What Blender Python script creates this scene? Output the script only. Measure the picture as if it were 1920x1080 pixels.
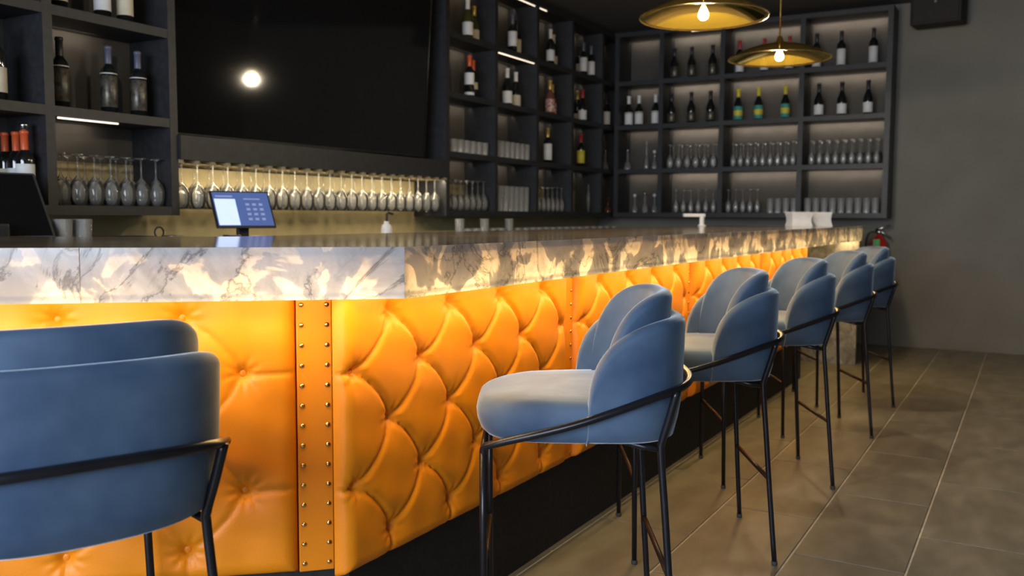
import bpy, bmesh, math, random
import numpy as np
from mathutils import Vector, Matrix
random.seed(7)
for o in list(bpy.data.objects): bpy.data.objects.remove(o)
SC = bpy.context.scene
COL = SC.collection
PI = math.pi

# ------------------------------------------------------------------ camera
FPX, YAW, PITCH, ROLL, CAMH = 1695.0, math.radians(30.0), math.radians(-4.54), math.radians(0.24), 1.15
_f = Vector((math.cos(YAW)*math.cos(PITCH), math.sin(YAW)*math.cos(PITCH), math.sin(PITCH)))
_r = _f.cross(Vector((0, 0, 1))).normalized()
_u = _r.cross(_f)
CR = _r*math.cos(ROLL) + _u*math.sin(ROLL)
CU = -_r*math.sin(ROLL) + _u*math.cos(ROLL)
cd = bpy.data.cameras.new('camera'); cam = bpy.data.objects.new('camera', cd); COL.objects.link(cam)
cd.sensor_width = 36.0; cd.lens = FPX/1920*36.0
cam.matrix_world = Matrix(((CR.x, CU.x, -_f.x, 0), (CR.y, CU.y, -_f.y, 0), (CR.z, CU.z, -_f.z, CAMH), (0, 0, 0, 1)))
cd.dof.use_dof = True; cd.dof.focus_distance = 2.35; cd.dof.aperture_fstop = 4.0
cd.clip_start = 0.05
SC.camera = cam
def ray(px, py): return _f + CR*((px-960)/FPX) + CU*((540-py)/FPX)
def at_y(px, py, Y):            # photo pixel -> point on the plane y = Y
    d = ray(px, py); t = Y/d.y; return Vector((0, 0, CAMH)) + d*t
def at_x(px, py, X):
    d = ray(px, py); t = X/d.x; return Vector((0, 0, CAMH)) + d*t

# ------------------------------------------------------------------ world and light
W = bpy.data.worlds.new('world'); SC.world = W; W.use_nodes = True
W.node_tree.nodes['Background'].inputs[0].default_value = (0.75, 0.82, 1.0, 1)
W.node_tree.nodes['Background'].inputs[1].default_value = 0.05
SC.view_settings.view_transform = 'Standard'
try: SC.view_settings.look = 'None'
except Exception: pass
SC.view_settings.exposure = 0.0
SC.view_settings.gamma = 1.0
SC.view_settings.use_curve_mapping = False

def area(name, loc, direction, sx, sy, power, color, parent=None, up=(0, 0, 1)):
    l = bpy.data.lights.new(name, 'AREA'); l.shape = 'RECTANGLE'; l.size = sx; l.size_y = sy
    l.energy = power; l.color = color
    o = bpy.data.objects.new(name, l); COL.objects.link(o)
    d = Vector(direction).normalized()
    z = -d; x = Vector(up).cross(z)
    if x.length < 1e-4: x = Vector((1, 0, 0))
    x.normalize(); y = z.cross(x)
    o.matrix_world = Matrix(((x.x, y.x, z.x, loc[0]), (x.y, y.y, z.y, loc[1]), (x.z, y.z, z.z, loc[2]), (0, 0, 0, 1)))
    if parent:
        o.parent = parent
    return o
# daylight entering by the windows in the wall behind the camera
area('daylight_window_light', (-3.25, 1.0, 1.75), (1, 0.0, -0.10), 4.2, 1.9, 350, (0.78, 0.88, 1.0))
WARM = (1.0, 0.69, 0.27)
LEDW = (1.0, 0.84, 0.64)

# ------------------------------------------------------------------ materials
MAT = {}
def nodes_of(m): return m.node_tree.nodes, m.node_tree.links
def mat(name, col, rough=0.5, metal=0.0, var=0.12, scale=20, bump=0.0, bscale=60, sheen=0.0, coat=0.0, spec=0.5, emit=None, estr=0.0, col2=None):
    m = bpy.data.materials.new(name); m.use_nodes = True
    n, l = nodes_of(m); b = n['Principled BSDF']
    tc = n.new('ShaderNodeTexCoord')
    nz = n.new('ShaderNodeTexNoise'); nz.inputs['Scale'].default_value = scale; nz.inputs['Detail'].default_value = 4
    l.new(tc.outputs['Object'], nz.inputs['Vector'])
    rp = n.new('ShaderNodeValToRGB')
    c2 = col2 if col2 else tuple(min(1, c*(1+var)) for c in col)
    c1 = tuple(c*(1-var) for c in col) if not col2 else col
    rp.color_ramp.elements[0].position = 0.35; rp.color_ramp.elements[0].color = (*c1, 1)
    rp.color_ramp.elements[1].position = 0.65; rp.color_ramp.elements[1].color = (*c2, 1)
    l.new(nz.outputs['Fac'], rp.inputs['Fac']); l.new(rp.outputs['Color'], b.inputs['Base Color'])
    b.inputs['Roughness'].default_value = rough; b.inputs['Metallic'].default_value = metal
    b.inputs['Specular IOR Level'].default_value = spec
    if sheen: b.inputs['Sheen Weight'].default_value = sheen; b.inputs['Sheen Roughness'].default_value = 0.3
    if coat: b.inputs['Coat Weight'].default_value = coat; b.inputs['Coat Roughness'].default_value = 0.1
    if bump:
        n2 = n.new('ShaderNodeTexNoise'); n2.inputs['Scale'].default_value = bscale; n2.inputs['Detail'].default_value = 5
        l.new(tc.outputs['Object'], n2.inputs['Vector'])
        bp = n.new('ShaderNodeBump'); bp.inputs['Strength'].default_value = bump; bp.inputs['Distance'].default_value = 0.004
        l.new(n2.outputs['Fac'], bp.inputs['Height']); l.new(bp.outputs['Normal'], b.inputs['Normal'])
    if emit:
        b.inputs['Emission Color'].default_value = (*emit, 1); b.inputs['Emission Strength'].default_value = estr
    MAT[name] = m
    return m
def glassy(name, tint, gloss=1.0, milky=0.06, rough=0.03, edge=0.35):
    """thin-walled glass: clear body, fresnel reflection, slight haze"""
    m = bpy.data.materials.new(name); m.use_nodes = True
    n, l = nodes_of(m); n.remove(n['Principled BSDF']); out = n['Material Output']
    tr = n.new('ShaderNodeBsdfTransparent')
    tc = n.new('ShaderNodeTexCoord'); nz = n.new('ShaderNodeTexNoise'); nz.inputs['Scale'].default_value = 15
    l.new(tc.outputs['Object'], nz.inputs['Vector'])
    mx = n.new('ShaderNodeMix'); mx.data_type = 'RGBA'
    mx.inputs[6].default_value = (*tint, 1); mx.inputs[7].default_value = (*[min(1, c*1.05) for c in tint], 1)
    l.new(nz.outputs['Fac'], mx.inputs[0]); l.new(mx.outputs[2], tr.inputs['Color'])
    gl = n.new('ShaderNodeBsdfGlossy'); gl.inputs['Roughness'].default_value = rough; gl.inputs['Color'].default_value = (gloss, gloss, gloss, 1)
    df = n.new('ShaderNodeBsdfDiffuse'); df.inputs['Color'].default_value = (0.9, 0.9, 0.9, 1)
    lw = n.new('ShaderNodeLayerWeight'); lw.inputs['Blend'].default_value = edge
    m1 = n.new('ShaderNodeMixShader'); m2 = n.new('ShaderNodeMixShader')
    m2.inputs[0].default_value = milky
    l.new(tr.outputs[0], m2.inputs[1]); l.new(df.outputs[0], m2.inputs[2])
    l.new(lw.outputs['Fresnel'], m1.inputs[0]); l.new(m2.outputs[0], m1.inputs[1]); l.new(gl.outputs[0], m1.inputs[2])
    l.new(m1.outputs[0], out.inputs['Surface'])
    MAT[name] = m
    return m
mat('wall_paint', (0.20, 0.19, 0.165), 0.85, var=0.06, scale=3, bump=0.05)
mat('wall_dark', (0.02, 0.02, 0.022), 0.7, var=0.1)
mat('ceiling_paint', (0.10, 0.10, 0.104), 0.9, var=0.05, scale=2)
mat('tile_stone', (0.185, 0.168, 0.128), 0.42, scale=5, col2=(0.258, 0.236, 0.182), bump=0.08, bscale=30)
mat('grout', (0.60, 0.55, 0.45), 0.9)
mat('black_wood', (0.021, 0.022, 0.026), 0.5, var=0.2, scale=30)
mat('shelf_back', (0.055, 0.050, 0.046), 0.75, var=0.1, scale=8)
mat('kick_black', (0.012, 0.012, 0.014), 0.75, var=0.3, scale=60)
mat('leather', (0.84, 0.265, 0.003), 0.46, var=0.05, scale=6, bump=0.10, bscale=220)
mat('brass', (0.75, 0.56, 0.24), 0.25, 1.0, var=0.15, scale=80)
mat('velvet', (0.034, 0.072, 0.150), 0.7, scale=6, col2=(0.078, 0.132, 0.225), bump=0.25, bscale=14, sheen=0.8)
MAT['velvet'].node_tree.nodes['Principled BSDF'].inputs['Sheen Tint'].default_value = (0.70, 0.84, 1.0, 1)
mat('black_metal', (0.025, 0.025, 0.032), 0.28, 0.6, var=0.1)
mat('bronze_metal', (0.035, 0.018, 0.014), 0.45, 0.5, var=0.2)
mat('rubber', (0.05, 0.05, 0.05), 0.8)
mat('olive_tile', (0.42, 0.35, 0.19), 0.5, var=0.08, scale=12)
mat('rail_wood', (0.30, 0.24, 0.14), 0.6)
mat('tv_bezel', (0.01, 0.01, 0.01), 0.3)
mat('tv_screen', (0.006, 0.006, 0.007), 0.06, var=0.05, spec=0.6)
mat('bottle_glass', (0.008, 0.010, 0.010), 0.08, coat=0.5, spec=0.6)
mat('bottle_green', (0.05, 0.055, 0.012), 0.1, coat=0.5)
mat('bottle_rose', (0.16, 0.06, 0.045), 0.15, coat=0.4)
mat('label_white', (0.72, 0.72, 0.74), 0.7, var=0.05)
mat('label_cream', (0.62, 0.56, 0.44), 0.7, var=0.08)
mat('label_ornate', (0.03, 0.03, 0.03), 0.35, scale=45, col2=(0.15, 0.13, 0.10), metal=0.3)
mat('label_red', (0.35, 0.05, 0.03), 0.6, scale=60, col2=(0.7, 0.6, 0.55))
mat('label_teal', (0.03, 0.28, 0.26), 0.6, scale=25, col2=(0.08, 0.34, 0.30))
mat('label_yellow', (0.62, 0.55, 0.06), 0.6)
mat('foil_black', (0.02, 0.018, 0.03), 0.4)
mat('foil_slate', (0.10, 0.11, 0.17), 0.4)
mat('foil_orange', (0.62, 0.10, 0.03), 0.4)
mat('foil_yellow', (0.75, 0.62, 0.04), 0.45)
mat('foil_white', (0.75, 0.73, 0.72), 0.5)
mat('foil_red', (0.35, 0.03, 0.03), 0.4)
mat('foil_gold', (0.62, 0.45, 0.12), 0.35, 0.6)
mat('silver', (0.6, 0.6, 0.62), 0.25, 1.0)
mat('white_plastic', (0.78, 0.78, 0.80), 0.35, var=0.03)
mat('paper', (0.80, 0.79, 0.80), 0.85, var=0.04)
mat('black_plastic', (0.015, 0.015, 0.018), 0.4)
mat('grey_plastic', (0.05, 0.055, 0.065), 0.5)
mat('steel', (0.35, 0.35, 0.36), 0.35, 1.0)
mat('screen_blue', (0.02, 0.03, 0.08), 0.3, emit=(0.10, 0.16, 0.42), estr=0.75)
mat('screen_white', (0.3, 0.3, 0.3), 0.3, emit=(0.52, 0.66, 1.0), estr=1.15)
mat('screen_key', (0.1, 0.1, 0.15), 0.3, emit=(0.32, 0.40, 0.70), estr=0.7)
mat('red_paint', (0.45, 0.02, 0.015), 0.3, coat=0.4)
mat('green_tag', (0.10, 0.50, 0.16), 0.6)
mat('led', (0.9, 0.8, 0.6), 0.5, emit=(1.0, 0.84, 0.66), estr=1.6)
mat('led_warm', (0.9, 0.7, 0.4), 0.5, emit=WARM, estr=3.0)
mat('bulb', (1, 0.8, 0.4), 0.3, emit=(1.0, 0.72, 0.28), estr=30.0)
mat('speaker_black', (0.02, 0.016, 0.017), 0.7, bump=0.2, bscale=300)
glassy('clear_glass', (0.985, 0.99, 0.99), milky=0.08, edge=0.30)
glassy('tumbler_glass', (0.97, 0.98, 1.0), milky=0.28, edge=0.33)
glassy('window_glass', (0.99, 0.99, 0.99), milky=0.0, edge=0.1)
glassy('amber_glass', (0.74, 0.58, 0.17), gloss=0.75, milky=0.0, edge=0.12, rough=0.08)
_n, _l = nodes_of(MAT['amber_glass'])
for _x in _n:
    if _x.type == 'BSDF_DIFFUSE': _x.inputs['Color'].default_value = (0.46, 0.33, 0.05, 1)
    if _x.type == 'MIX_SHADER' and not _x.inputs[0].is_linked: _x.inputs[0].default_value = 0.12
    if _x.type == 'BSDF_GLOSSY': _x.inputs['Color'].default_value = (0.85, 0.72, 0.28, 1)

def onyx_material():
    """white onyx: cloudy calcite with grey veins; clear patches let the light behind it through"""
    m = bpy.data.materials.new('onyx'); m.use_nodes = True
    n, l = nodes_of(m); n.remove(n['Principled BSDF']); out = n['Material Output']
    tc = n.new('ShaderNodeTexCoord'); inf = n.new('ShaderNodeObjectInfo')
    mul = n.new('ShaderNodeVectorMath'); mul.operation = 'SCALE'; mul.inputs[0].default_value = (9.1, 5.3, 7.7)
    l.new(inf.outputs['Random'], mul.inputs['Scale'])
    add = n.new('ShaderNodeVectorMath'); add.operation = 'ADD'
    l.new(tc.outputs['Object'], add.inputs[0]); l.new(mul.outputs[0], add.inputs[1])
    def noise(sc, det, dist, rough=0.55):
        z = n.new('ShaderNodeTexNoise'); z.inputs['Scale'].default_value = sc; z.inputs['Detail'].default_value = det
        z.inputs['Distortion'].default_value = dist; z.inputs['Roughness'].default_value = rough
        l.new(add.outputs[0], z.inputs['Vector']); return z
    def ramp(src, stops):
        r = n.new('ShaderNodeValToRGB'); e = r.color_ramp.elements
        while len(e) < len(stops): e.new(0.5)
        for k, (p, c) in enumerate(stops): e[k].position = p; e[k].color = (*c, 1) if len(c) == 3 else c
        l.new(src, r.inputs['Fac']); return r
    def g(v): return (v, v, v)
    cloud = noise(9.5, 4, 0.5, 0.5)
    patch = ramp(cloud.outputs['Fac'], [(0.0, g(0.16)), (0.40, g(0.22)), (0.515, g(0.30)), (0.54, g(0.85)), (0.61, g(0.75)), (0.72, g(0.45))])
    vn = noise(4.2, 8, 0.9, 0.62)
    vein = ramp(vn.outputs['Fac'], [(0.0, g(1)), (0.475, g(1)), (0.493, g(0.42)), (0.503, g(0.82)), (0.55, g(1)), (1.0, g(1))])
    vn2 = noise(3.2, 8, 1.2, 0.65)
    haze = ramp(vn2.outputs['Fac'], [(0.0, g(0.66)), (0.42, g(0.74)), (0.56, g(1.0)), (1.0, g(1.0))])
    mm = n.new('ShaderNodeMix'); mm.data_type = 'RGBA'; mm.blend_type = 'MULTIPLY'; mm.inputs[0].default_value = 1.0
    l.new(vein.outputs[0], mm.inputs[6]); l.new(haze.outputs[0], mm.inputs[7])
    base = n.new('ShaderNodeMix'); base.data_type = 'RGBA'; base.blend_type = 'MULTIPLY'; base.inputs[0].default_value = 1.0
    base.inputs[6].default_value = (0.74, 0.73, 0.77, 1); l.new(mm.outputs[2], base.inputs[7])
    tcol = n.new('ShaderNodeMix'); tcol.data_type = 'RGBA'; tcol.blend_type = 'MULTIPLY'; tcol.inputs[0].default_value = 1.0
    l.new(mm.outputs[2], tcol.inputs[6]); l.new(patch.outputs[0], tcol.inputs[7])
    df = n.new('ShaderNodeBsdfDiffuse'); l.new(base.outputs[2], df.inputs['Color'])
    tl = n.new('ShaderNodeBsdfTranslucent'); l.new(tcol.outputs[2], tl.inputs['Color'])
    m1 = n.new('ShaderNodeMixShader'); m1.inputs[0].default_value = 0.42
    l.new(df.outputs[0], m1.inputs[1]); l.new(tl.outputs[0], m1.inputs[2])
    gl = n.new('ShaderNodeBsdfGlossy'); gl.inputs['Roughness'].default_value = 0.12
    fr = n.new('ShaderNodeFresnel'); fr.inputs['IOR'].default_value = 1.45
    m2 = n.new('ShaderNodeMixShader'); l.new(fr.outputs[0], m2.inputs[0])
    l.new(m1.outputs[0], m2.inputs[1]); l.new(gl.outputs[0], m2.inputs[2])
    l.new(m2.outputs[0], out.inputs['Surface'])
    MAT['onyx'] = m
onyx_material()
def clear_back():
    m = bpy.data.materials.new('onyx_back'); m.use_nodes = True
    n, l = nodes_of(m); n.remove(n['Principled BSDF'])
    t = n.new('ShaderNodeBsdfTransparent'); l.new(t.outputs[0], n['Material Output'].inputs['Surface'])
    MAT['onyx_back'] = m
clear_back()
def top_material():
    m = mat('top_stone', (0.30, 0.22, 0.15), 0.08, scale=4, col2=(0.46, 0.36, 0.26), coat=0.25)
top_material()

# ------------------------------------------------------------------ mesh helpers
def tomesh(name, verts, faces, smooth=False):
    me = bpy.data.meshes.new(name); me.from_pydata([tuple(v) for v in verts], [], faces); me.update()
    if smooth:
        me.polygons.foreach_set('use_smooth', [True]*len(me.polygons))
    return me
def obj(name, me, m=None, parent=None, loc=None, rz=None):
    o = bpy.data.objects.new(name, me); COL.objects.link(o)
    if m is not None:
        mm = MAT[m] if isinstance(m, str) else m
        if len(me.materials) == 0: me.materials.append(mm)
        elif me.materials[0] != mm:
            o.material_slots[0].link = 'OBJECT'; o.material_slots[0].material = mm
    if parent is not None: o.parent = parent
    if loc is not None: o.location = loc
    if rz is not None: o.rotation_euler = (0, 0, rz)
    return o
def tag(o, label, cat, group=None):
    o['label'] = label; o['category'] = cat
    if group: o['group'] = group
    return o
def empty(name, loc, rz=0):
    o = bpy.data.objects.new(name, None); COL.objects.link(o); o.location = loc; o.rotation_euler = (0, 0, rz)
    o.empty_display_size = 0.1
    return o
def struct(o): o['kind'] = 'structure'; return o
def box_me(name, x0, x1, y0, y1, z0, z1, bevel=0.0, seg=2):
    bm = bmesh.new()
    bmesh.ops.create_cube(bm, size=1.0)
    for v in bm.verts:
        v.co = Vector((x0+(v.co.x+.5)*(x1-x0), y0+(v.co.y+.5)*(y1-y0), z0+(v.co.z+.5)*(z1-z0)))
    if bevel: bmesh.ops.bevel(bm, geom=bm.edges[:], offset=bevel, segments=seg, affect='EDGES', profile=0.5)
    me = bpy.data.meshes.new(name); bm.to_mesh(me); bm.free(); return me
def box(name, x0, x1, y0, y1, z0, z1, m, parent=None, bevel=0.0):
    """box whose origin is its own centre, so that textures and boxes read sensibly"""
    cx, cy, cz = (x0+x1)/2, (y0+y1)/2, (z0+z1)/2
    me = box_me(name, x0-cx, x1-cx, y0-cy, y1-cy, z0-cz, z1-cz, bevel)
    return obj(name, me, m, parent, (cx, cy, cz))
def lathe_me(name, prof, n=24, smooth=True):
    vs, fs = [], []
    ring = []
    for r, z in prof:
        if r < 1e-6:
            ring.append([len(vs)]); vs.append((0, 0, z))
        else:
            ring.append(list(range(len(vs), len(vs)+n)))
            vs += [(r*math.cos(2*PI*k/n), r*math.sin(2*PI*k/n), z) for k in range(n)]
    for a, b in zip(ring[:-1], ring[1:]):
        for k in range(n):
            k2 = (k+1) % n
            if len(a) == 1 and len(b) == 1: continue
            if len(a) == 1: fs.append((a[0], b[k2], b[k]))
            elif len(b) == 1: fs.append((a[k], a[k2], b[0]))
            else: fs.append((a[k], a[k2], b[k2], b[k]))
    me = tomesh(name, vs, fs, smooth)
    return me
def catmull(pts, sub=6):
    pts = [Vector(p) for p in pts]; out = []
    P = [pts[0]*2-pts[1]] + pts + [pts[-1]*2-pts[-2]]
    for i in range(1, len(P)-2):
        for k in range(sub):
            t = k/sub
            a, b, c, d = P[i-1], P[i], P[i+1], P[i+2]
            out.append(0.5*((2*b)+(c-a)*t+(2*a-5*b+4*c-d)*t*t+(3*b-a-3*c+d)*t**3))
    out.append(pts[-1]); return out
def tube_me(name, pts, r, n=10, r1=None):
    pts = [Vector(p) for p in pts]; vs, fs = [], []
    N = len(pts); prev = None
    for i, p in enumerate(pts):
        t = (pts[min(i+1, N-1)]-pts[max(i-1, 0)]).normalized()
        if prev is None:
            a = t.cross(Vector((0, 0, 1)))
            if a.length < 0.05: a = t.cross(Vector((1, 0, 0)))
        else: a = prev - t*prev.dot(t)
        a.normalize(); prev = a; b = t.cross(a)
        rr = r if r1 is None else r+(r1-r)*i/(N-1)
        vs += [p+a*(rr*math.cos(2*PI*k/n))+b*(rr*math.sin(2*PI*k/n)) for k in range(n)]
    for i in range(N-1):
        for k in range(n):
            k2 = (k+1) % n
            fs.append((i*n+k, i*n+k2, (i+1)*n+k2, (i+1)*n+k))
    vs.append(pts[0]); vs.append(pts[-1])
    for k in range(n):
        k2 = (k+1) % n
        fs.append((N*n, k2, k)); fs.append((N*n+1, (N-1)*n+k, (N-1)*n+k2))
    return tomesh(name, vs, fs, True)

# ------------------------------------------------------------------ room shell
RX0, RX1, RY0, RY1, RZ = -3.0, 8.72, -2.9, 4.0, 3.02
floor = struct(box('floor', RX0-.1, RX1+.1, RY0-.1, RY1+.1, -0.12, -0.004, 'grout'))
struct(box('ceiling', RX0-.1, RX1+.1, RY0-.1, RY1+.1, RZ, RZ+0.1, 'ceiling_paint'))
struct(box('wall_far', RX1, RX1+.1, RY0-.1, RY1+.1, -0.004, RZ, 'wall_paint'))
struct(box('wall_back_bar', RX0-.1, RX1, RY1, RY1+.1, -0.004, RZ, 'wall_dark'))
struct(box('wall_side', RX0-.1, RX1, RY0-.1, RY0, -0.004, RZ, 'wall_paint'))
wb = struct(box('wall_behind', RX0-.1, RX0, RY0, -1.1, -0.004, RZ, 'wall_paint'))
struct(box('wall_behind_pier', RX0-.1, RX0, 3.1, RY1, -0.004, RZ, 'wall_paint'))
struct(box('wall_behind_sill', RX0-.1, RX0, -1.1, 3.1, -0.004, 0.8, 'wall_paint'))
struct(box('wall_behind_lintel', RX0-.1, RX0, -1.1, 3.1, 2.7, RZ, 'wall_paint'))
wi = struct(box('window_1', RX0-.055, RX0-.045, -1.06, 3.06, 0.84, 2.66, 'window_glass'))
for nm, a in (('window_frame', (-1.1, -1.05, .8, 2.7)), ('window_frame', (3.05, 3.1, .8, 2.7)), ('window_frame', (-1.05, 3.05, .8, .85)), ('window_frame', (-1.05, 3.05, 2.65, 2.7)), ('window_frame', (.98, 1.02, .85, 2.65))):
    f = box(nm, RX0-.08, RX0-.02, a[0], a[1], a[2], a[3], 'black_metal'); f.parent = wi; f.matrix_parent_inverse = Matrix.Translation(-wi.location)
# floor tiles: running bond, 0.79 x 0.36 m
TW, TL, GAP = 0.36, 0.79, 0.0042
tile_cache = {}
def tile(x0, x1, y0, y1):
    lx, ly = round(x1-x0-2*GAP, 4), round(y1-y0-2*GAP, 4)
    if lx < 0.01 or ly < 0.01: return
    k = (lx, ly)
    if k not in tile_cache:
        tile_cache[k] = box_me('tile', -lx/2, lx/2, -ly/2, ly/2, -0.008, 0.0, 0.0012, 1)
    o = obj('tile', tile_cache[k], 'tile_stone', floor, ((x0+x1)/2, (y0+y1)/2, 0))
    o.matrix_parent_inverse = Matrix.Translation(-floor.location)
row = 0; y = 0.316-TW*9
while y < RY1-0.01:
    k = round((y-0.316)/TW)
    off = 3.104 if k % 2 == 0 else 3.499
    x = off-TL*8
    while x < RX1-0.01:
        a, b = max(x, RX0), min(x+TL, RX1); c, d = max(y, RY0), min(y+TW, RY1)
        if b-a > 0.02 and d-c > 0.02: tile(a, b, c, d)
        x += TL
    y += TW
# make every tile sample another part of the stone
_n, _l = nodes_of(MAT['tile_stone'])
inf = _n.new('ShaderNodeObjectInfo'); vm = _n.new('ShaderNodeVectorMath'); vm.operation = 'MULTIPLY_ADD'
vm.inputs[1].default_value = (1, 2.2, 1)
sc_ = _n.new('ShaderNodeVectorMath'); sc_.operation = 'SCALE'; sc_.inputs[0].default_value = (31, 17, 5)
_l.new(inf.outputs['Random'], sc_.inputs['Scale'])
tc_ = [x for x in _n if x.type == 'TEX_COORD'][0]
_l.new(tc_.outputs['Object'], vm.inputs[0]); _l.new(sc_.outputs[0], vm.inputs[2])
for x in _n:
    if x.type == 'TEX_NOISE': _l.new(vm.outputs[0], x.inputs['Vector'])

# ------------------------------------------------------------------ the bar
CT, CB = 1.084, 0.974                     # counter top, fascia bottom
C0 = Vector((1.547, 1.157))               # outer corner of the counter
n1 = Vector((0, 1)); n2 = Vector((0.749, 0.663)).normalized()
d2 = Vector((-n2.y, n2.x))                # along the angled wing, away from the corner
AL = math.atan2(-d2.y, -d2.x)             # local frame of the wing: x = -d2, y = n2
XE = 7.45                                 # far end of the counter
def corner(o):                            # corner of the two lines offset by o into the bar
    A = np.array([[0, 1], [n2.x, n2.y]]); b = np.array([C0.y+o, C0.dot(n2)+o])
    q = np.linalg.solve(A, b); return Vector((q[0], q[1]))
WL = 1.7
def prism(name, poly, z0, z1, m, parent=None, bevel=0.0):
    bm = bmesh.new()
    cx = sum(p[0] for p in poly)/len(poly); cy = sum(p[1] for p in poly)/len(poly)
    vs = [bm.verts.new((p[0]-cx, p[1]-cy, z0)) for p in poly]
    f = bm.faces.new(vs)
    r = bmesh.ops.extrude_face_region(bm, geom=[f])
    for v in r['geom']:
        if isinstance(v, bmesh.types.BMVert): v.co.z = z1
    bmesh.ops.recalc_face_normals(bm, faces=bm.faces[:])
    if bevel: bmesh.ops.bevel(bm, geom=bm.edges[:], offset=bevel, segments=2, affect='EDGES')
    me = bpy.data.meshes.new(name); bm.to_mesh(me); bm.free()
    return obj(name, me, m, parent, (cx, cy, 0))
FT = 0.02
ctop = tag(empty('bar_countertop', (4.4, 1.6, 0)), 'long polished brown stone bar top with glowing white onyx edge', 'countertop')
def under(o, p):
    o.parent = p; o.matrix_parent_inverse = Matrix.Translation(-p.location) @ Matrix() if p.rotation_euler.z == 0 else p.matrix_basis.inverted(); return o
ci, cb = corner(FT+.0005), corner(1.0)
# wing end points
def wing(s, o): q = C0 + d2*s + n2*o; return (q.x, q.y)
slab = prism('top_slab', [wing(WL, FT+.0005), tuple(ci), (XE-FT, C0.y+FT+.0005), (XE-FT, C0.y+1.0), tuple(cb), wing(WL, 1.0)], CT-0.03, CT-0.0005, 'top_stone')
under(slab, ctop)
def fascia(name, a, b, ang, loc, mitre0=0.0, mitre1=0.0):
    """front slab from a to b along local x; front at y=0, back at y=FT; back face is the open side towards the lamp strip"""
    h0, h1 = CB, CT
    vs = [(a, 0, h0), (b, 0, h0), (b, 0, h1), (a, 0, h1), (a+mitre0, FT, h0), (b-mitre1, FT, h0), (b-mitre1, FT, h1), (a+mitre0, FT, h1)]
    m = (a+b)/2
    vs = [(v[0]-m, v[1], v[2]-CB) for v in vs]
    fs = [(0, 1, 2, 3), (5, 4, 7, 6), (4, 0, 3, 7), (1, 5, 6, 2), (3, 2, 6, 7), (4, 5, 1, 0)]
    me = tomesh(name, vs, fs); me.materials.append(MAT['onyx']); me.materials.append(MAT['onyx_back'])
    me.polygons[1].material_index = 1
    ca, sa = math.cos(ang), math.sin(ang)
    o = obj(name, me, None, None, (loc[0]+ca*m, loc[1]+sa*m, CB), ang)
    under(o, ctop)
    return o
# wing slabs: local x runs towards the corner (x=0 at the corner)
mit = FT*math.tan((PI-math.acos(max(-1, min(1, Vector((1, 0)).dot(d2)))))/2)
fascia('onyx_slab', -0.642+0.0008, 0, AL, (C0.x, C0.y), 0, mit*1.0)
fascia('onyx_slab', -WL, -0.642-0.0008, AL, (C0.x, C0.y))
L = XE-C0.x; cuts = [0, 1.18, 2.36, 3.54, 4.72, L]
for i in range(5):
    fascia('onyx_slab', cuts[i]+(0.0004 if i else 0), cuts[i+1]-(0.0004 if i < 4 else 0), 0, (C0.x, C0.y), mit if i == 0 else 0, 0)
# end of the counter: waterfall leg with onyx faces
under(box('end_panel', XE-FT-.012, XE, C0.y+FT+.001, C0.y+0.9, 0.0, CT-0.031, 'onyx'), ctop)
under(box('end_edge', XE-FT+.0005, XE, C0.y+FT+.001, C0.y+1.0, CT-0.0305, CT, 'onyx'), ctop)
# LED strip behind the fascia
def ledbar(x0, x1, ang, loc, off, z):
    mx = (x0+x1)/2; ca, sa = math.cos(ang), math.sin(ang)
    p = (loc[0]+ca*mx-sa*off, loc[1]+sa*mx+ca*off)
    nrm = (-sa, ca)
    o = obj('led_strip', box_me('led_strip', -(x1-x0)/2, (x1-x0)/2, -.004, .004, -.003, .003), 'led_warm', None, (p[0], p[1], z), ang)
    under(o, ctop)
    ln = x1-x0
    la = area('led_front_light', (p[0]-nrm[0]*.006, p[1]-nrm[1]*.006, z), (-nrm[0], -nrm[1], 0.15), ln, .008, 0.75*ln, WARM)
    lb = area('led_back_light', (p[0]+nrm[0]*.006, p[1]+nrm[1]*.006, z), (nrm[0]*.75, nrm[1]*.75, -0.65), ln, .01, 1.9*ln, WARM)
    # second strip, on the bar wall under the top: shines out and down over seats and floor
    off2 = 0.15; p2 = (loc[0]+ca*mx-sa*off2, loc[1]+sa*mx+ca*off2); z2 = 0.980
    o2 = obj('led_strip', box_me('led_strip', -(x1-x0)/2, (x1-x0)/2, -.004, .004, -.003, .003), 'led_warm', None, (p2[0], p2[1], z2+.006), ang); under(o2, ctop)
    lc = area('led_down_light', (p2[0]-nrm[0]*.004, p2[1]-nrm[1]*.004, z2), (-nrm[0]*.72, -nrm[1]*.72, -0.69), ln, .01, 3.2*ln, WARM)
    under(lc, ctop); lc.matrix_parent_inverse = Matrix.Translation(-ctop.location)
    under(la, ctop); under(lb, ctop)
    la.matrix_parent_inverse = Matrix.Translation(-ctop.location); lb.matrix_parent_inverse = Matrix.Translation(-ctop.location)
ledbar(0.04, L-0.05, 0, (C0.x, C0.y), 0.050, 0.983)
ledbar(-WL+0.02, -0.02, AL, (C0.x, C0.y), 0.050, 0.983)

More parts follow.
